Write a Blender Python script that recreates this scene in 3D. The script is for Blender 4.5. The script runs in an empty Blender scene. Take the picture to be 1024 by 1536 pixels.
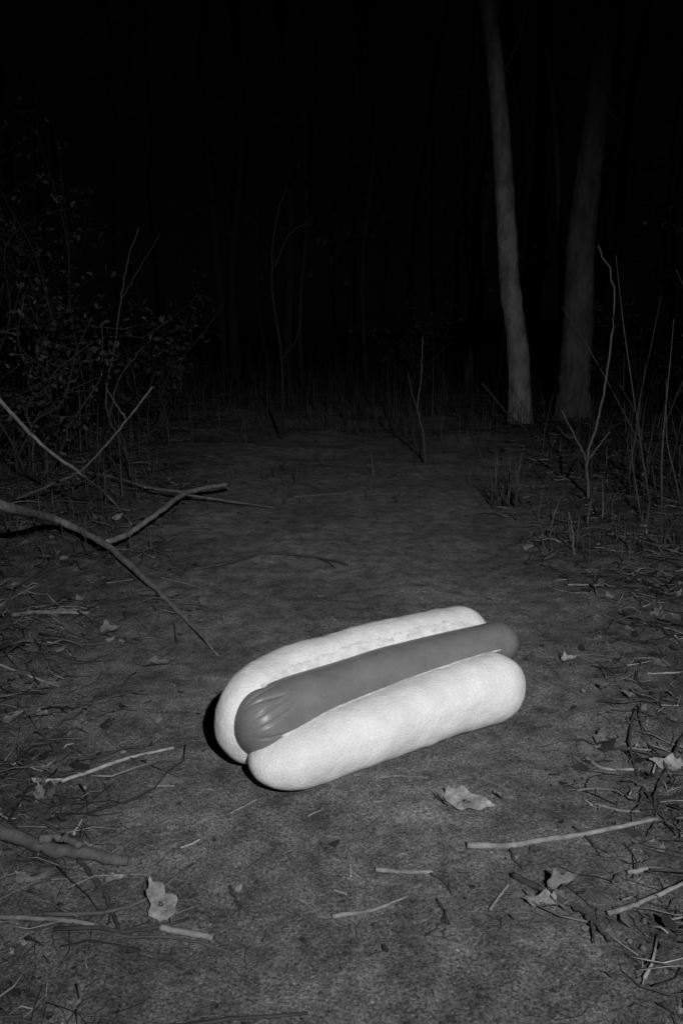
import bpy, math, random
import numpy as np
from mathutils import Vector, Matrix
random.seed(7); rng=np.random.default_rng(7)
scene=bpy.context.scene
scene.view_settings.view_transform='Standard'; scene.view_settings.look='None'
scene.view_settings.exposure=0; scene.view_settings.gamma=1

# ---------------- camera ----------------
H=0.60; PITCH=math.radians(12.6); FPX=1150.0
cam=bpy.data.cameras.new("trail_camera"); camo=bpy.data.objects.new("trail_camera",cam)
scene.collection.objects.link(camo); scene.camera=camo
camo.location=(0,0,H); camo.rotation_euler=(math.pi/2-PITCH,0,0)
cam.sensor_fit='VERTICAL'; cam.sensor_height=36; cam.lens=36*FPX/1536
cam.clip_start=0.02; cam.clip_end=400

# ---------------- terrain height ----------------
TAB=np.random.default_rng(3).random((8,256,256))
def vn(x,y,k):
    x=np.asarray(x,float)+100.3; y=np.asarray(y,float)+57.7
    ix=np.floor(x).astype(int); iy=np.floor(y).astype(int)
    fx=x-ix; fy=y-iy; fx=fx*fx*(3-2*fx); fy=fy*fy*(3-2*fy)
    T=TAB[k]
    a=T[ix%256,iy%256]; b=T[(ix+1)%256,iy%256]; c=T[ix%256,(iy+1)%256]; d=T[(ix+1)%256,(iy+1)%256]
    return (a*(1-fx)+b*fx)*(1-fy)+(c*(1-fx)+d*fx)*fy-0.5
def sstep(a,b,x):
    t=np.clip((x-a)/(b-a),0,1); return t*t*(3-2*t)
def side(x,y):
    x=np.asarray(x,float); y=np.asarray(y,float)
    w=0.14+0.06*np.maximum(y,0)+0.22*vn(x*2.5,y*2.5,6)+.14*vn(x*9,y*9,5)
    return sstep(0.0,0.25+0.16*np.abs(y),np.abs(x-0.03)-w)
def height(x,y):
    s=side(x,y); r=np.hypot(x,np.asarray(y)-1)
    h=0.012*vn(x*1.7,y*1.7,1)+0.010*vn(x*5,y*5,2)+0.0055*vn(x*14,y*14,3)+0.0036*vn(x*37,y*37,4)+0.0028*vn(x*90,y*90,5)
    h=h+s*(0.01+0.03*vn(x*2.3,y*2.3,7)+0.022*vn(x*7,y*7,0)+0.012*vn(x*25,y*25,1)+0.006*vn(x*60,y*60,2))
    h=h+sstep(2,5,y)*(.05*vn(x*1.9,y*1.9,3)+.03*vn(x*5,y*5,4))
    h=h+sstep(8,50,r)*(1.2+2*vn(x*.08,y*.08,2))
    return h
def hz(x,y): return float(height(x,y))

def ray(u,v):
    a=(u-512)/FPX; b=(768-v)/FPX
    return (a, math.cos(PITCH)+b*math.sin(PITCH), -math.sin(PITCH)+b*math.cos(PITCH))
def G(u,v,z=0.0):      # surveyed spot on the ground, z above the soil
    d=ray(u,v); t=(z-H)/d[2]
    x,y=d[0]*t,d[1]*t
    return (x,y,hz(x,y)+z)
def P(u,v,Y):          # surveyed spot at forward distance Y
    d=ray(u,v); t=Y/d[1]
    return (d[0]*t,Y,H+d[2]*t)

# ---------------- mesh collector ----------------
class MB:
    def __init__(s): s.v=[]; s.f=[]; s.t=[]; s.n=0
    def add(s,verts,faces,tone):
        verts=np.asarray(verts,float); n=len(verts); o=s.n
        s.v.append(verts); s.f.extend([tuple([i+o for i in f]) for f in faces])
        s.t.append(np.full(n,float(tone))); s.n+=n
    def tube(s,pts,rad,sides=5,tone=0.5,rough=0.0,cap=True):
        p=np.asarray(pts,float); m=len(p); rad=np.broadcast_to(np.asarray(rad,float),(m,))
        T=np.gradient(p,axis=0); T/=np.linalg.norm(T,axis=1)[:,None]+1e-12
        ref=np.array([0,0,1.0]) if abs(T[0][2])<0.9 else np.array([1.0,0,0])
        N=np.cross(T[0],ref); N/=np.linalg.norm(N)
        ang=np.arange(sides)*2*math.pi/sides; out=[]; ca=np.cos(ang)[:,None]; sa=np.sin(ang)[:,None]
        for i in range(m):
            N=N-T[i]*np.dot(N,T[i]); N/=math.sqrt(np.dot(N,N))+1e-12
            t=T[i]; B=np.array([t[1]*N[2]-t[2]*N[1],t[2]*N[0]-t[0]*N[2],t[0]*N[1]-t[1]*N[0]])
            rr=(rad[i]*(1+rough*(rng.random(sides)-.5)*2))[:,None] if rough else rad[i]
            out.append(p[i]+rr*(ca*N+sa*B))
        V=np.concatenate(out); F=[]
        for i in range(m-1):
            for j in range(sides):
                k=(j+1)%sides; F.append((i*sides+j,i*sides+k,(i+1)*sides+k,(i+1)*sides+j))
        if cap: F.append(tuple(range(sides))[::-1]); F.append(tuple((m-1)*sides+j for j in range(sides)))
        s.add(V,F,tone)
    def leafcard(s,c,size,tone,up=None,aspect=0.5):
        d=rng.normal(size=3); d/=np.linalg.norm(d)
        if up is not None: d=d*up[0]+np.array(up[1]); d/=np.linalg.norm(d)
        e=np.cross(d,rng.normal(size=3)) if up is None else np.cross(d,np.array([0,0,1.0])+rng.normal(size=3)*.35)
        e/=np.linalg.norm(e); n=np.cross(d,e)
        L=size; W=size*aspect*.5; c=np.asarray(c)
        v=[c,c+d*L*.3+e*W+n*W*.3,c+d*L*.7+e*W*.8+n*W*.3,c+d*L-n*L*.1,c+d*L*.7-e*W*.8+n*W*.3,c+d*L*.3-e*W+n*W*.3,c+d*L*.5]
        s.add(v,[(0,1,6),(1,2,6),(2,3,6),(3,4,6),(4,5,6),(5,0,6)],tone)
    def obj(s,name,mat,smooth=True,parent=None):
        me=bpy.data.meshes.new(name)
        V=np.concatenate(s.v); me.from_pydata(V.tolist(),[],s.f)
        at=me.attributes.new("tone",'FLOAT','POINT'); at.data.foreach_set("value",np.concatenate(s.t))
        if smooth: me.polygons.foreach_set("use_smooth",[True]*len(me.polygons))
        me.materials.append(mat); me.update()
        o=bpy.data.objects.new(name,me); scene.collection.objects.link(o)
        if parent: o.parent=parent
        return o
def smooth_path(pts,n=6,jit=0.0):
    p=np.asarray(pts,float)
    if len(p)<3:
        p=np.array([p[0],(p[0]+p[1])/2+rng.normal(size=3)*jit*1.5,p[1]])
    q=np.vstack([2*p[0]-p[1],p,2*p[-1]-p[-2]]); out=[]
    for i in range(1,len(q)-2):
        for k in range(n):
            t=k/n
            out.append(.5*((2*q[i])+(-q[i-1]+q[i+1])*t+(2*q[i-1]-5*q[i]+4*q[i+1]-q[i+2])*t*t+(-q[i-1]+3*q[i]-3*q[i+1]+q[i+2])*t**3))
    out.append(q[-2]); o=np.array(out)
    if jit: o[1:-1]+=rng.normal(size=o[1:-1].shape)*jit*np.array([1,1,.4])
    return o

# ---------------- materials ----------------
def gmat(name,lo,hi,scale=20,detail=5,rough=.85,bump=.3,bdist=.002,tone=0.0,spec=.3,scale2=None,stretch=None,r2=.7,speck=None):
    m=bpy.data.materials.new(name); m.use_nodes=True; nt=m.node_tree; N=nt.nodes; L=nt.links
    b=N["Principled BSDF"]; b.inputs["Roughness"].default_value=rough; b.inputs["Specular IOR Level"].default_value=spec
    tc=N.new("ShaderNodeTexCoord"); mp=N.new("ShaderNodeMapping"); L.new(tc.outputs["Object"],mp.inputs[0])
    if stretch: mp.inputs["Scale"].default_value=stretch
    n1=N.new("ShaderNodeTexNoise"); n1.inputs["Scale"].default_value=scale; n1.inputs["Detail"].default_value=detail; n1.inputs["Roughness"].default_value=.65
    L.new(mp.outputs[0],n1.inputs["Vector"])
    mr=N.new("ShaderNodeMapRange"); mr.inputs[1].default_value=.3; mr.inputs[2].default_value=.7
    mr.inputs[3].default_value=lo; mr.inputs[4].default_value=hi; L.new(n1.outputs[0],mr.inputs[0])
    out=mr.outputs[0]
    def mulby(o,src,a,b_,c,d):
        m2=N.new("ShaderNodeMapRange"); m2.inputs[1].default_value=a; m2.inputs[2].default_value=b_; m2.inputs[3].default_value=c; m2.inputs[4].default_value=d
        mt=N.new("ShaderNodeMath"); mt.operation='MULTIPLY'; L.new(src,m2.inputs[0]); L.new(o,mt.inputs[0]); L.new(m2.outputs[0],mt.inputs[1]); return mt.outputs[0]
    if tone:
        at=N.new("ShaderNodeAttribute"); at.attribute_name="tone"; out=mulby(out,at.outputs["Fac"],0,1,1-tone,1+tone)
    if speck:
        n3=N.new("ShaderNodeTexNoise"); n3.inputs["Scale"].default_value=speck[0]; n3.inputs["Detail"].default_value=3; n3.inputs["Roughness"].default_value=.7
        L.new(mp.outputs[0],n3.inputs["Vector"]); out=mulby(out,n3.outputs[0],.35,.65,1-speck[1],1+speck[1])
    L.new(out,b.inputs["Base Color"])
    if bump:
        n2=N.new("ShaderNodeTexNoise"); n2.inputs["Scale"].default_value=scale2 or scale*3; n2.inputs["Detail"].default_value=5
        n2.inputs["Roughness"].default_value=r2; L.new(mp.outputs[0],n2.inputs["Vector"])
        bp=N.new("ShaderNodeBump"); bp.inputs["Strength"].default_value=bump; bp.inputs["Distance"].default_value=bdist
        L.new(n2.outputs[0],bp.inputs["Height"]); L.new(bp.outputs[0],b.inputs["Normal"])
    return m
M_stick=gmat("weathered_twig",.08,.24,60,bump=.6,tone=.75)
M_root=gmat("dark_root",.02,.055,60,bump=.6,tone=.5)
M_branch=gmat("branch_bark",.07,.20,45,bump=.9,bdist=.004,tone=.4)
M_stem=gmat("bare_stem_bark",.03,.08,45,bump=0,tone=.6)
M_litter=gmat("dry_litter",.075,.18,40,tone=.9,bump=0)
M_leaf=gmat("dead_leaf_skin",.08,.22,55,tone=.45,bump=.8,rough=.75,speck=(160,.25))
M_bark=gmat("tree_bark",.10,.37,13,bump=1,bdist=.02,stretch=(1,1,.45),scale2=50)
M_bark2=gmat("tree_bark_dark",.055,.165,14,bump=1,bdist=.02,stretch=(1,1,.3),scale2=45)
M_fol=gmat("foliage",.025,.06,6,tone=.6,bump=0)
M_grass=gmat("dry_grass",.025,.07,5,tone=.7,bump=0)
M_wood=gmat("woodland_bark",.02,.05,6,tone=.5,bump=0)

def ground_mat():
    m=bpy.data.materials.new("forest_soil"); m.use_nodes=True; nt=m.node_tree; N=nt.nodes; L=nt.links
    b=N["Principled BSDF"]; b.inputs["Roughness"].default_value=.95; b.inputs["Specular IOR Level"].default_value=.1
    tc=N.new("ShaderNodeTexCoord")
    def noise(s,d,r=.6):
        n=N.new("ShaderNodeTexNoise"); n.inputs["Scale"].default_value=s; n.inputs["Detail"].default_value=d; n.inputs["Roughness"].default_value=r
        L.new(tc.outputs["Object"],n.inputs["Vector"]); return n.outputs[0]
    def mr(x,a,b_,c,d):
        r=N.new("ShaderNodeMapRange"); r.inputs[1].default_value=a; r.inputs[2].default_value=b_; r.inputs[3].default_value=c; r.inputs[4].default_value=d
        L.new(x,r.inputs[0]); return r.outputs[0]
    def mul(x,y):
        q=N.new("ShaderNodeMath"); q.operation='MULTIPLY'; L.new(x,q.inputs[0]); L.new(y,q.inputs[1]); return q.outputs[0]
    big=mr(noise(3.2,4),.35,.65,.70,1.2)
    mid=mr(noise(22,6,.75),.35,.65,.5,1.4)
    fine=mr(noise(300,4,.8),.35,.65,.2,1.9)
    vo=N.new("ShaderNodeTexVoronoi"); vo.inputs["Scale"].default_value=140; L.new(tc.outputs["Object"],vo.inputs["Vector"])
    sp=mr(vo.outputs["Distance"],.05,.25,1.8,1.0)
    at=N.new("ShaderNodeAttribute"); at.attribute_name="side"
    sd=mr(at.outputs["Fac"],0,1,.195,.092)
    L.new(mul(mul(mul(big,mid),mul(fine,sp)),sd),b.inputs["Base Color"])
    b1=N.new("ShaderNodeBump"); b1.inputs["Strength"].default_value=1; b1.inputs["Distance"].default_value=.012; L.new(noise(65,7,.84),b1.inputs["Height"])
    L.new(b1.outputs[0],b.inputs["Normal"])
    return m
# ---------------- ground ----------------
nx,ny=700,700
tx=np.linspace(-5.0,5.0,nx); gx=0.7*np.sinh(tx)+0.0
ty=np.linspace(-4.0,5.0,ny); gy=0.7*np.sinh(ty)+0.9
X,Y=np.meshgrid(gx,gy); Z=height(X,Y)
V=np.stack([X,Y,Z],-1).reshape(-1,3)
me=bpy.data.meshes.new("ground"); me.vertices.add(nx*ny); me.vertices.foreach_set("co",V.ravel())
i=np.arange(nx-1); j=np.arange(ny-1); I,J=np.meshgrid(i,j); a=(J*nx+I).ravel()
F=np.stack([a,a+1,a+nx+1,a+nx],-1).astype(np.int32)
me.loops.add(F.size); me.loops.foreach_set("vertex_index",F.ravel())
me.polygons.add(len(F)); me.polygons.foreach_set("loop_start",np.arange(0,F.size,4,dtype=np.int32))
me.update(calc_edges=True)
me.polygons.foreach_set("use_smooth",[True]*len(F))
at=me.attributes.new("side",'FLOAT','POINT'); at.data.foreach_set("value",side(X,Y).ravel())
me.materials.append(ground_mat())
scene.collection.objects.link(bpy.data.objects.new("ground",me))

# ---------------- hot dog ----------------
hd=bpy.data.objects.new("hot_dog",None); scene.collection.objects.link(hd)
hx,hy=0.065,1.095
hd.location=(hx,hy,hz(hx,hy)-0.003); hd.rotation_euler=(0,0,math.radians(31))
def loft(l0,l1,c0,c1,cen,rad,n=70,seg=64,ex=2.2,warp=None):
    ls=[];sc=[]
    for k in range(19):
        t=1-math.cos(k/18*math.pi/2); ls.append(l0+c0*t); sc.append(math.sqrt(max(0,1-(1-t)**2)))
    for k in range(1,n): ls.append(l0+c0+(l1-c1-l0-c0)*k/n); sc.append(1)
    for k in range(18,-1,-1):
        t=1-math.cos(k/18*math.pi/2); ls.append(l1-c1*t); sc.append(math.sqrt(max(0,1-(1-t)**2)))
    V=[];F=[]
    for l,s in zip(ls,sc):
        w,z=cen(l); rw,rz=rad(l); s=max(s,.002)
        for q in range(seg):
            th=2*math.pi*q/seg; c,si=math.cos(th),math.sin(th)
            c=math.copysign(abs(c)**(2/ex),c); si=math.copysign(abs(si)**(2/ex),si)
            k=warp(l,th) if warp else 1
            V.append((l,w+c*rw*s*k,z+si*rz*s*k))
    m=len(ls)
    for a in range(m-1):
        for q in range(seg):
            r=(q+1)%seg; F.append((a*seg+q,a*seg+r,(a+1)*seg+r,(a+1)*seg+q))
    F.append(tuple(range(seg))[::-1]); F.append(tuple((m-1)*seg+q for q in range(seg)))
    return V,F
ss=lambda a,b,x: float(sstep(a,b,x))
def fr(l): k=ss(-.2,.2,l); return (.048+.0015*math.sin(l*17), .045+.010*k+.001*math.sin(l*9+1)-.008*(1-ss(-.24,-.10,l)))
def fc(l): return (-.051+.010*(1-ss(-.25,-.16,l))+.002*math.sin(l*14), fr(l)[1]+.002)
def br(l): return (.053,.072+.007*ss(-.25,.05,l)-.003*ss(.1,.26,l))
def bc(l): return (.062-.038*(1-ss(-.26,-.12,l)), br(l)[1]+.001)
mb=MB()
for args in [(-.243,.236,.06,.065,fc,fr),(-.266,.262,.075,.065,bc,br),(-.225,.21,.05,.06,lambda l:(.004,.036),lambda l:(.054,.034))]:
    v,f=loft(*args); mb.add(v,f,.5)
M_bun=gmat("bread_crust",.48,.70,8,detail=8,rough=.75,bump=.6,bdist=.0026,spec=.2,scale2=230,r2=.62,speck=(420,.11))
bun=mb.obj("bun",M_bun,parent=hd)
r=bun.modifiers.new("r",'REMESH'); r.mode='VOXEL'; r.voxel_size=.0020; r.use_smooth_shade=True
s=bun.modifiers.new("s",'SMOOTH'); s.factor=.5; s.iterations=8
for nm,sz,st in (("lumps",.08,.006),("dimples",.02,.0009),("skin",.007,.0004)):
    tx_=bpy.data.textures.new(nm,'CLOUDS'); tx_.noise_scale=sz; tx_.noise_depth=2
    d=bun.modifiers.new(nm,'DISPLACE'); d.texture=tx_; d.strength=st; d.mid_level=.5; d.texture_coords='LOCAL'
def sr_(l): q=.0365+.0110*(1-ss(-.22,-.03,l))-.001*ss(.1,.25,l); return (q,q)
def sc_(l): return (-.003+.006*math.sin((l+.2)*6),.081+.024*ss(-.26,.02,l)+.000*ss(.0,.25,l))
def wr(l,th):
    m=max(0,1-abs(l+.208)/.036)**.7; w=0
    for k,(c,wd) in enumerate(((1.45,.045),(1.75,.04),(2.05,.045),(2.38,.045),(1.15,.04),(2.75,.05),(3.2,.05),(4.2,.06))):
        w+=math.exp(-((th+.5*(l+.212)*10*(1 if k%2 else -.4)-c)/wd)**2)
    return 1-.06*w*m
mb=MB(); v,f=loft(-.252,.266,.042,.038,sc_,sr_,n=120,seg=240,ex=2,warp=wr); mb.add(v,f,.5)
M_saus=gmat("sausage_skin",.105,.15,30,rough=.40,bump=.2,bdist=.001,spec=.35,scale2=200,speck=(300,.06))
mb.obj("sausage",M_saus,parent=hd)
# crumb: torn inner faces of the bread along the cut
mb=MB()
def crumb(p,r):
    t=rng.random((6,1))*.7+.6
    o=np.array([(1,0,0),(-1,0,0),(0,1,0),(0,-1,0),(0,0,1),(0,0,-1)])*r*t
    mb.add(np.asarray(p)+o,[(0,2,4),(2,1,4),(1,3,4),(3,0,4),(2,0,5),(1,2,5),(3,1,5),(0,3,5)],.5)
def ell(cen,rad,l,a):
    w,z=cen(l); rw,rz=rad(l); c,si=math.cos(a),math.sin(a); c=math.copysign(abs(c)**(2/2.2),c); si=math.copysign(abs(si)**(2/2.2),si)
    return w+c*rw,z+si*rz
for cen,rad,sgn,span in ((fc,fr,1,.10),(bc,br,-1,.30)):
    ls=np.arange(-.205,.205,.0016); rows=[]
    for l in ls:
        sw,sz=sc_(l); sr=sr_(l)[0]; hit=None
        for th in np.linspace(math.pi/2,-.5,110):
            a=th if sgn>0 else math.pi-th
            pw,pz=ell(cen,rad,l,a)
            if math.hypot(pw-sw,pz-sz)<sr+.0005: hit=th; break
        if hit is None: hit=rows[-1][0] if rows else 1.0
        if rng.random()<.22+.2*math.sin(l*70): crumb((l,pw-sgn*rng.random()*.002,pz+rng.normal()*.0006),.0007+.0011*rng.random()**2)
        rows.append((hit,l))
    n=14; V=[];F=[]
    endf=lambda l: min(1,(l+.205)/.09,(.205-l)/.06)
    for i_,(hit,l) in enumerate(rows):
        sp=span*(.15+.85*max(0,endf(l)))*(1+.7*float(vn(l*60,3,1))+.3*float(vn(l*200,9,2)))
        for k in range(n):
            u=k/(n-1); th=hit-.12+(sp+.12)*u; a=th if sgn>0 else math.pi-th
            w,z=cen(l); rw,rz=rad(l)
            off=1+(.014*math.sin(math.pi*min(1,u*1.0))**.5*(.5+.9*(float(vn(l*170,u*7,3))+.5)) if 0<u<1 else -.02)
            pw,pz=ell(cen,rad,l,a); V.append((l,w+(pw-w)*off,z+(pz-z)*off))
    for i_ in range(len(rows)-1):
        for k in range(n-1): F.append((i_*n+k,i_*n+k+1,(i_+1)*n+k+1,(i_+1)*n+k))
    mb.add(V,F,.5)
M_crumb=gmat("bread_crumb",.40,.66,90,bump=.8,bdist=.002,scale2=260)
mb.obj("crumb",M_crumb,parent=hd)

# ---------------- fallen branches & sticks ----------------
def branch(name,parts,mat,rough=.06,jit=.0015,sides=8,rv=.05):
    mb=MB()
    for pts,r0,r1,tone in parts:
        p=smooth_path(pts,8,jit); m=len(p)
        r=np.linspace(r0,r1,m)*(1+rv*rng.normal(size=m).clip(-1.5,2.5))
        mb.tube(p,r,sides,tone,rough)
    return mb.obj(name,mat)
branch("fallen_branch",[
 ([P(-120,700,1.75),P(0,757,1.80),G(85,790,.06),G(160,827,.025),G(228,882,.012),G(280,930,.006),G(327,979,.003)],.0165,.0022,.6),
 ([G(158,820,.03),G(190,800,.04),G(232,775,.05),G(283,745,.05),G(343,726,.05)],.0085,.0085,1),
 ([G(283,745,.05),G(225,738,.04),G(175,725,.03),G(130,714,.03)],.006,.003,.7),
 ([G(275,748,.04),G(330,752,.02),G(410,763,.004)],.005,.002,.5)],M_branch)
branch("fallen_branch",[
 ([P(-60,540,2.2),P(0,600,2.25),P(60,665,2.3),P(120,710,2.3),G(165,752,.03),G(198,792,.003)],.007,.003,.6)],M_branch)
branch("fallen_branch",[
 ([G(22,756,.01),P(75,728,2.7),P(125,703,2.65),P(180,643,2.6),P(229,580,2.6)],.006,.003,.2),
 ([P(190,630,2.6),P(170,600,2.55),P(158,575,2.5)],.003,.001,.2)],M_branch)
S=[
 ([(45,1169),(90,1165),(130,1156),(190,1136),(261,1125)],.0036,.0022,.85),
 ([(700,1270),(760,1267),(800,1263),(880,1250),(985,1234)],.0042,.0026,.5),
 ([(910,1382),(960,1362),(1030,1338)],.0030,.0022,.45),
 ([(563,1299),(600,1304),(648,1308)],.0028,.0022,.55),
 ([(498,1369),(560,1360),(612,1339)],.0026,.0014,.45),
 ([(240,1387),(280,1392),(319,1399)],.0036,.0030,.6),
 ([(-40,1384),(60,1388),(110,1389),(172,1395)],.0028,.0022,.35),
 ([(878,1130),(905,1149),(950,1156)],.0025,.002,.6),
 ([(850,884),(890,885),(922,891)],.0030,.002,.4),
 ([(568,1168),(600,1164),(642,1166)],.0016,.0012,.3),
 ([(271,1271),(300,1258)],.0012,.0009,.9),([(524,1294),(526,1311)],.0014,.001,.9),
 ([(222,1177),(262,1179)],.0012,.001,.6),([(734,1372),(748,1348),(762,1330)],.0016,.0012,.5),
 ([(345,1219),(385,1198)],.0011,.0009,.6),([(462,1219),(482,1210)],.0011,.0009,.5),
 ([(0,912),(40,895),(72,878)],.0032,.002,.35),([(240,868),(280,876),(313,886)],.003,.002,.25),
 ([(440,745),(500,741),(570,743)],.004,.002,.2),([(0,1020),(50,1024),(90,1031)],.0022,.0015,.5),
 ([(940,1315),(980,1312),(1040,1318)],.003,.002,.5),([(800,1018),(850,1040)],.0014,.001,.3),
 ([(310,1242),(314,1265),(310,1292)],.0012,.001,.3),([(970,1008),(1030,1006)],.002,.002,.7),
 ([(20,935),(60,938),(135,930)],.005,.004,.35),
 ([(500,1330),(520,1336)],.0015,.001,.5),([(890,1205),(940,1216),(1000,1222)],.002,.0015,.4)]
for px,r0,r1,t in S:
    pts=[G(u,v,r0*.8) for u,v in px]
    branch("stick",[(pts,r0,r1,t)],M_stick,jit=.00035,sides=8,rv=.045)
R=[([(280,856),(340,846),(400,831),(480,835),(522,846)],.005,.002),
 ([(768,1314),(830,1350),(880,1385),(912,1420)],.0038,.0026),
 ([(118,1292),(150,1330),(168,1365),(180,1402)],.003,.002),
 ([(950,1070),(944,1120),(962,1180),(992,1226)],.0024,.0016),
 ([(655,1350),(668,1378),(664,1412)],.0018,.001),
 ([(344,1323),(356,1345),(371,1362)],.002,.001),
 ([(75,1175),(92,1195),(112,1216)],.002,.001),
 ([(650,1196),(675,1206),(700,1208)],.0016,.001),
 ([(640,1308),(665,1322),(685,1335)],.0016,.001),
 ([(1030,1090),(1000,1150),(980,1210),(1015,1260)],.0022,.0015),
 ([(860,1240),(885,1262),(912,1282)],.002,.0015),
 ([(765,1262),(770,1290),(790,1302)],.0016,.001),
 ([(1000,1130),(970,1170),(940,1160)],.0018,.001),
 ([(815,1215),(850,1222),(880,1208)],.0018,.001),
 ([(250,900),(265,960),(240,985)],.002,.001),([(60,985),(110,1000),(160,985)],.003,.001),
 ([(900,862),(960,842),(1030,852)],.005,.003)]
for px,r0,r1 in R:
    pts=[G(u,v,r0*(1.2 if k%2 else .6)) for k,(u,v) in enumerate(px)]
    e=np.array(pts[-1]); q=np.array(pts[-2]); sd_=np.array([e[1]-q[1],q[0]-e[0],0])*.5
    branch("exposed_root",[(pts,r0,r1,.6),([pts[-2],tuple((e+q)/2+sd_*.4),tuple(e+sd_)],r1,.0006,.5)],M_root,jit=.0008,sides=6)
branch("rotten_branch",[([G(-50,1240,.010),G(20,1266,.010),G(75,1280,.010),G(130,1283,.010),G(192,1287,.007)],.0095,.006,.12),
  ([G(60,1270,.02),G(95,1262,.02),G(120,1274,.02)],.005,.004,.2)],M_stick,rough=.14,jit=.001,sides=12)

# ---------------- dead leaves ----------------
def dead_leaf(u,v,size,rot,tone=.6,curl=.5):
    c=np.array(G(u,v,0.0)); n=44; rings=8
    V=[(0,0,.03*size)];F=[]
    ph=rng.random()*6; q1,q2=rng.random(2)
    jag=rng.normal(size=n)*.03
    for k in range(1,rings+1):
        for q in range(n):
            th=2*math.pi*q/n
            lob=1+.22*math.cos(7*th+.4*math.sin(ph))*abs(math.sin(th))
            xr=math.cos(th)*.52*(1+.1*math.cos(th)); yr=math.sin(th)*(.21+.09*q1)*(1-.35*math.cos(th))*lob
            if th<.2 or th>6.08: xr*=1.12
            f=(k/rings)*(1+jag[q]*k/rings); x=xr*size*f; y=yr*size*f
            z=curl*(y*y*5/size*(.5+.6*math.sin(x/size*4+ph))+.6*size*abs(x/size)**2*(1 if x>0 else q2))+.05*size*math.sin(x/size*11+ph)*math.cos(y/size*12)*(k/rings)+.25*abs(y)*curl
            V.append((x,y,z+.03*size))
    for q in range(n): F.append((0,1+q,1+(q+1)%n))
    for k in range(rings-1):
        for q in range(n):
            a=1+k*n+q; b=1+k*n+(q+1)%n; F.append((a,b,b+n,a+n))
    V=np.array(V); cr,sr=math.cos(rot),math.sin(rot)
    W=V.copy(); W[:,0]=V[:,0]*cr-V[:,1]*sr; W[:,1]=V[:,0]*sr+V[:,1]*cr
    t=rng.normal()*.2+.15; W[:,2]+=W[:,1]*math.sin(t); W[:,2]-=min(0,W[:,2].min())
    mb=MB(); mb.add(W+c+np.array([0,0,.003]),F,tone)
    st=np.array([(-size*.45,0,.05*size),(-size*.6,.02*size,.04*size),(-size*.8,.08*size,.01)]) 
    s2=st.copy(); s2[:,0]=st[:,0]*cr-st[:,1]*sr; s2[:,1]=st[:,0]*sr+st[:,1]*cr
    mb.tube(s2+c+np.array([0,0,.003]),.0005,5,tone)
    return mb.obj("dead_leaf",M_leaf)
for u,v,s_,r_,t_ in [(698,1208,.062,-.3,.95),(668,1204,.03,2.4,.2),(242,1362,.048,2.2,.75),(175,1323,.024,.5,.5),(851,993,.030,.3,.95),
    (1002,1152,.042,2.9,.6),(842,1338,.036,.4,.2),(812,1364,.034,3.0,.4),(838,1362,.028,5.2,.1),(45,1340,.042,2.5,.3),(95,934,.06,.2,.25),(235,997,.05,.1,.15),
    (70,1152,.02,1,.2),(60,1196,.024,2,.4),(479,896,.02,0,.6),(240,1085,.012,1,.4),(165,955,.04,.4,.1),(905,1035,.03,1,.1),
    (940,1050,.02,2,.3),(20,1085,.04,1,.2),(747,1198,.018,2,.4),(60,1080,.03,0,.2),(985,925,.05,1,.2),(900,1110,.03,1,.1),(200,1243,.02,0,.2)]:
    dead_leaf(u,v,s_,r_,t_,curl=.35+.5*rng.random())

# ---------------- leaf litter (one mass) ----------------
mb=MB(); cnt=0; N_=23000
cy=0.25*np.exp(rng.random(300000)*math.log(9/.25)); cx=(rng.random(300000)*2-1)*(.32+.60*cy)
csd=side(cx,cy); ccl=vn(cx*4,cy*4,3)+.5; cro=rng.random(300000)
near=.5+.5*sstep(.7,1.4,cy)
keep=cro<(.17+.83*csd*(.15+ccl)*near); cx=cx[keep]; cy=cy[keep]; csd=csd[keep]; cz=height(cx,cy)
for q,(x,y,sd,z) in enumerate(zip(cx[:N_],cy[:N_],csd[:N_],cz[:N_])):
    if math.hypot((x-hx),(y-hy))<.24 and rng.random()<.85: continue
    sc=1+.35*max(0,y-1)
    a=rng.random()*math.pi if rng.random()<.5 else rng.normal()*.6
    k=rng.random(); t=rng.random()**2.6
    big=(q%75==0 and sd>.35)
    if sd<.3: sc*=.42; t*=.8
    if k<.66 or big:
        L=(.012+.085*rng.random()**2.2)*sc; c=rng.normal()*.7; r=(.0005+.0015*rng.random()**3)*sc
        if big: L=(.08+.16*rng.random())*min(sc,1.6); r=(.0014+.0014*rng.random())*min(sc,1.6); t=.3*rng.random()
        m=7 if big else 4; aa=a+np.cumsum(np.r_[0,c*.4*(4/m)+rng.normal(size=m-1)*.22]); 
        xs=x+np.r_[0,np.cumsum(np.cos(aa[:-1]))]*L/(m-1); ys=y+np.r_[0,np.cumsum(np.sin(aa[:-1]))]*L/(m-1)
        lift=r*.5+np.abs(rng.normal(size=m))*.005*sc*(sd+.06)
        zs=z if sd<.3 and L<.02 else height(xs,ys)
        mb.tube(np.stack([xs,ys,zs+lift],1),np.linspace(r,r*.6,m),6 if big else 3,t)
    elif k<.86:
        mb.leafcard((x,y,z+.002),(.006+.026*rng.random()**2.5)*sc,t*.8,up=(.3,(math.cos(a),math.sin(a),.05)),aspect=.7)
    else:
        r=(.0012+.005*rng.random()**3)*sc*.9; tt=rng.random((6,1))*.6+.6
        o=np.array([(1,0,0),(-1,0,0),(0,1,0),(0,-1,0),(0,0,.7),(0,0,-.7)])*r*tt
        mb.add(np.array((x,y,z+r*.3))+o,[(0,2,4),(2,1,4),(1,3,4),(3,0,4),(2,0,5),(1,2,5),(3,1,5),(0,3,5)],t*.5)
mb.obj("leaf_litter",M_litter)

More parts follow.
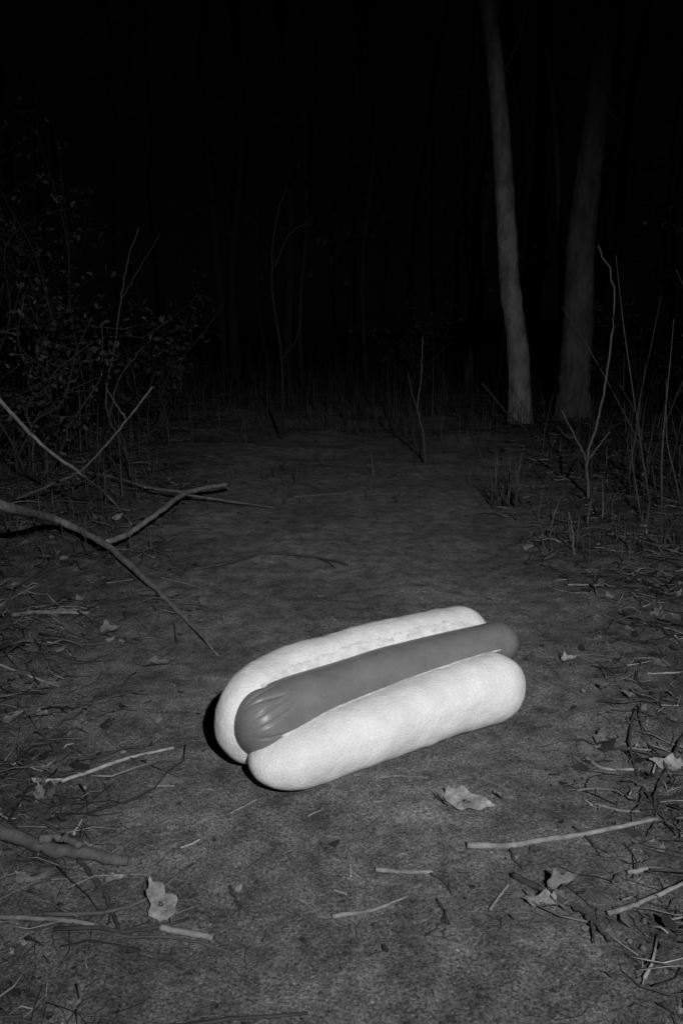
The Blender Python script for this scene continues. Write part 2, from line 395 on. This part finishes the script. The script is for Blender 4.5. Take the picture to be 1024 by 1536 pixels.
# ---------------- trees ----------------
def tree(name,line,Yd,w0,w1,mat,top=7.5,limbs=()):
    e=bpy.data.objects.new(name,None); scene.collection.objects.link(e)
    pts=[P(u,v,Yd) for u,v in line]
    pts=pts[::-1]; b=np.array(pts[0]); gz=hz(b[0],b[1])
    pts[0]=(b[0],b[1],gz-.05)
    d=np.array(pts[-1])-np.array(pts[-2]); d/=np.linalg.norm(d)
    p=np.array(pts[-1])
    while p[2]<top:
        p=p+np.array([d[0]*.6+rng.normal()*.03,rng.normal()*.05,.75]); pts.append(tuple(p))
    path=smooth_path(pts,10,0); m=len(path); zz=path[:,2]-gz
    r=np.interp(zz,[-.05,.06,.2,2.5,top],[w0*1.4,w0*1.18,w0,w1,w1*.35])
    path[:,0]+=.012*np.sin(zz*3.1); 
    mb=MB(); mb.tube(path,r*(1+.03*rng.normal(size=m)),28,.5,.025); mb.obj("trunk",mat,parent=e)
    mb=MB(); ml=MB()
    for pl,ra,rb in limbs: mb.tube(smooth_path([P(u,v,Yd) for u,v in pl],6,.006),np.linspace(ra,rb,6*(len(pl)-1)+1),7,.5,.08)
    for k in range(9):
        i0=int(m*(.70+.03*k)); i0=min(i0,m-2); a=k*2.4; L=1.5-.08*k
        q=path[i0]; lp=[q]; 
        for s_ in range(1,5):
            lp.append(q+np.array([math.cos(a),math.sin(a),.55])*L*s_/4+rng.normal(size=3)*.07)
        if lp[1][2]<3.4: continue
        mb.tube(smooth_path(lp,4),np.linspace(r[i0]*.5,.006,17),7,.5)
        for s_ in range(1,5):
            for _ in range(28):
                ml.leafcard(lp[s_]+rng.normal(size=3)*.28,.07,rng.random(),aspect=.6)
    mb.obj("limbs",M_bark2 if limbs else mat,parent=e)
    if ml.n: ml.obj("foliage",M_fol,parent=e)
tree("tree",[(722,-60),(731,20),(742,120),(755,240),(762,350),(764,430),(774,530),(780,637)],5.7,.080,.056,M_bark,
     limbs=[([(748,120),(765,90),(782,40),(790,-40)],.008,.004)])
tree("tree",[(912,-60),(904,20),(896,130),(884,260),(872,370),(866,460),(860,550),(858,640)],6.0,.120,.080,M_bark2,
     limbs=[([(890,130),(915,170),(940,190)],.010,.004)])
tree("sapling_tree",[(805,-40),(820,90),(834,240),(841,350),(842,450),(830,640)],7.2,.03,.022,M_stem,top=5.5)

# ---------------- saplings / bare stems ----------------
def stems(name,parts,mat=None):
    mb=MB()
    for pts,r0,r1,t in parts:
        p=smooth_path(pts,6,.002); mb.tube(p,np.linspace(r0,r1,len(p)),6,t,.06)
    return mb.obj(name,mat or M_stem)
def gY(v): return G(512,v)[1]
Y=gY(752)
stems("bare_sapling",[([P(883,752,Y),P(880,690,Y),P(893,640,Y),P(906,580,Y),P(918,490,Y),P(918,420,Y),P(896,368,Y)],.0065,.002,.9),
  ([P(881,695,Y),P(862,655,Y),P(842,615,Y)],.005,.002,.8),([P(881,692,Y),P(900,665,Y),P(914,648,Y)],.004,.002,.8),
  ([P(862,655,Y),P(850,655,Y),P(835,640,Y)],.003,.001,.5)])
Y=gY(698)
stems("bare_sapling",[([P(638,698,Y),P(634,650,Y),P(626,610,Y),P(632,560,Y),P(633,505,Y)],.006,.0025,.6),([P(630,625,Y),P(618,590,Y),P(612,560,Y)],.004,.002,.4)])
Y=gY(660)
stems("bare_sapling",[([P(422,660,Y),P(424,590,Y),P(420,520,Y),P(408,430,Y),P(412,340,Y),P(430,280,Y)],.009,.003,.1),
   ([P(412,400,Y),P(435,350,Y),P(470,330,Y)],.005,.002,.1),([P(421,540,Y),P(448,500,Y),P(452,430,Y)],.005,.003,.1)],M_wood)
Y=gY(722)
stems("bare_sapling",[([P(197,722,Y),P(190,680,Y),P(165,630,Y),P(160,590,Y),P(172,520,Y),P(182,450,Y),P(190,400,Y),P(208,340,Y)],.0060,.002,.3),
   ([P(165,630,Y),P(178,570,Y),P(215,520,Y)],.004,.002,.2),([P(182,450,Y),P(205,410,Y),P(240,350,Y)],.003,.001,.1)])
Y=gY(838)
stems("bare_stem",[([P(862,838,Y),P(858,800,Y),P(852,768,Y)],.0040,.002,.9),([P(824,838,Y),P(826,800,Y),P(830,775,Y)],.0025,.0015,.5)])
stems("fallen_branch",[([P(790,645,5.3),P(760,620,5.3),P(735,590,5.3),P(722,575,5.3)],.010,.006,.4),([P(690,655,5),P(760,652,4.9),P(800,660,4.8)],.01,.006,.2)])
mb=MB()
for k in range(34):
    u=935+rng.random()*190; v=735+rng.random()*45; b=np.array(G(u,v)); h=.2+.75*rng.random()**1.4
    l=rng.normal()*.14-.04; c=rng.normal()*.12
    pts=[b+np.array([l*h*t+c*t*t*h,rng.normal()*.01,h*t]) for t in (0,.25,.5,.75,1)]
    mb.tube(smooth_path(pts,3),np.linspace(.0042,.0010,13)*(.5+.6*rng.random()),5,rng.random()*.9)
mb.obj("reeds",M_stem)
mb=MB()
for k in range(22):
    u=735+rng.random()*48; b=np.array(G(u,750+rng.random()*14)); h=.06+.17*rng.random()
    l=rng.normal()*.15
    mb.tube([b,b+np.array([l*h*.4,0,h*.5]),b+np.array([l*h,0,h])],[.0025,.002,.0008],4,rng.random()*.9)
mb.obj("grass_tuft",M_stem)

# ---------------- shrubs ----------------
def shrub(name,bx,by,h,spread,ns,nl,ls,tone=.5):
    e=bpy.data.objects.new(name,None); scene.collection.objects.link(e)
    mb=MB(); ml=MB(); z0=hz(bx,by)
    for k in range(ns):
        a=rng.random()*6.28; hh=h*(.55+.45*rng.random()); sp=spread*(.3+.7*rng.random())
        pts=[np.array([bx+rng.normal()*.06,by+rng.normal()*.06,z0-.02])]
        for q in range(1,6):
            t=q/5; pts.append(pts[0]+np.array([math.cos(a)*sp*t**1.4,math.sin(a)*sp*t**1.4,hh*t])+rng.normal(size=3)*.04)
        p=smooth_path(pts,4); mb.tube(p,np.linspace(.008,.002,len(p)),5,.4)
        for q in range(5,len(p),2):
            d=rng.normal(size=3); d[2]=abs(d[2])*.4; d/=np.linalg.norm(d); L=.12+.25*rng.random()
            tw=[p[q],p[q]+d*L*.5+rng.normal(size=3)*.02,p[q]+d*L]; mb.tube(tw,[.003,.002,.001],4,.4)
            for _ in range(nl):
                t=rng.random(); ml.leafcard(p[q]+d*L*t+rng.normal(size=3)*.035,ls*(.4+rng.random()),rng.random()*tone*2,aspect=.45)
    mb.obj("stems",M_wood,parent=e); ml.obj("foliage",M_fol,parent=e)
def at_(u,Yd): return ray(u,600)[0]*Yd/ray(u,600)[1]
shrub("leafy_shrub",at_(110,4.8),4.8,1.9,.45,7,12,.036,.6)
shrub("leafy_shrub",at_(20,3.4),3.4,.75,.5,8,10,.03,.4)
shrub("leafy_shrub",at_(230,5.2),5.2,1.1,.6,9,7,.04,.3)
shrub("leafy_shrub",at_(-40,4.2),4.2,1.4,.6,8,8,.035,.3)
shrub("leafy_shrub",at_(60,6.5),6.5,2.4,.8,9,8,.05,.3)
shrub("leafy_shrub",at_(960,6.0),6.0,1.0,.6,8,6,.04,.3)
shrub("leafy_shrub",at_(620,8.0),8.0,1.3,.7,8,7,.05,.3)
shrub("leafy_shrub",at_(1080,4.5),4.5,1.5,.6,8,7,.04,.3)

# ---------------- undergrowth grass (one mass) ----------------
mb=MB(); K=60000
yy=2.0+13*rng.random(K)**1.3; xx=(rng.random(K)*2-1)*(.8+.65*yy)
sdd=np.maximum(side(xx,yy)**2,.16*sstep(2.2,3.4,yy)+.84*sstep(3.6,6.0,yy))
kp=rng.random(K)<sdd*(.25+.9*(vn(xx*1.5,yy*1.5,4)+.5)); xx=xx[kp][:11000]; yy=yy[kp][:11000]; zz_=height(xx,yy)
for x,y,z in zip(xx,yy,zz_):
    b=np.array([x,y,z-.01]); h=(.05+.34*rng.random()**2.2)*(1+.10*y)*(.35+.65*min(1,max(0,(y-2.2)/2.5)))
    if abs(x)<.25*y and y<6: h*=.5
    a=rng.random()*6.28; l=abs(rng.normal())*.6*h; dx,dy=math.cos(a),math.sin(a); w=.0018+.0012*rng.random()+.0002*y
    px=-dy*w; py=dx*w; V=[]
    for t in (0,.35,.7,1):
        c=b+np.array([dx*l*t*t,dy*l*t*t,h*(t-.15*t*t*(l/h))]); k=(1-t)*.9+.1
        V+= [c+np.array([px*k,py*k,0]),c-np.array([px*k,py*k,0])]
    mb.add(V,[(0,1,3,2),(2,3,5,4),(4,5,7,6)],rng.random()**1.5)
mb.obj("undergrowth_grass",M_grass)

# ---------------- distant woodland (one mass) ----------------
mb=MB(); ml=MB()
for k in range(95):
    y=10+22*rng.random()**1.1; x=(rng.random()*2-1)*(3+.75*y); b=np.array([x,y,hz(x,y)-.1])
    h=6+5*rng.random(); r0=.03+.10*rng.random()**2; le=rng.normal()*.05
    pts=[b+np.array([le*h*t+rng.normal()*.06,rng.normal()*.06,h*t]) for t in np.linspace(0,1,7)]
    p=smooth_path(pts,4); mb.tube(p,np.linspace(r0,r0*.3,len(p)),9,rng.random(),.05)
    for q in range(5,len(p)-1,2):
        d=rng.normal(size=3); d[2]=abs(d[2])*.5+.2; d/=np.linalg.norm(d); L=.5+1.0*rng.random()
        tw=[p[q],p[q]+d*L*.5+rng.normal(size=3)*.08,p[q]+d*L]; mb.tube(tw,[.014,.01,.004],4,.4)
        for _ in range(12): ml.leafcard(p[q]+d*L*rng.random()+rng.normal(size=3)*.18,.10,rng.random(),aspect=.6)
wl=bpy.data.objects.new("woodland",None); scene.collection.objects.link(wl)
mb.obj("trunks",M_wood,parent=wl); ml.obj("foliage",M_fol,parent=wl)

# ---------------- light ----------------
w=bpy.data.worlds.new("World"); scene.world=w; w.use_nodes=True; nt=w.node_tree
bg=nt.nodes["Background"]; sky=nt.nodes.new("ShaderNodeTexSky"); sky.sky_type='NISHITA'; sky.sun_disc=False
sky.sun_elevation=math.radians(25); sky.sun_rotation=math.radians(160)
bw=nt.nodes.new("ShaderNodeRGBToBW"); nt.links.new(sky.outputs[0],bw.inputs[0]); nt.links.new(bw.outputs[0],bg.inputs[0])
bg.inputs[1].default_value=0.00012
L=bpy.data.lights.new("moon",'SUN'); L.energy=.0015; L.angle=math.radians(.5); lo=bpy.data.objects.new("moon",L); scene.collection.objects.link(lo)
lo.rotation_euler=(math.radians(65),0,math.radians(20))
# the infra-red flash of the trail camera (the photo's only real light)
L=bpy.data.lights.new("infrared_flash",'SPOT'); L.energy=255; L.shadow_soft_size=.02; L.spot_size=math.radians(78); L.spot_blend=1.0
lo=bpy.data.objects.new("infrared_flash",L); scene.collection.objects.link(lo)
lp=Vector((.40,-.70,1.27)); lo.location=lp
lo.rotation_euler=(Vector((.08,1.8,.34))-lp).to_track_quat('-Z','Y').to_euler()
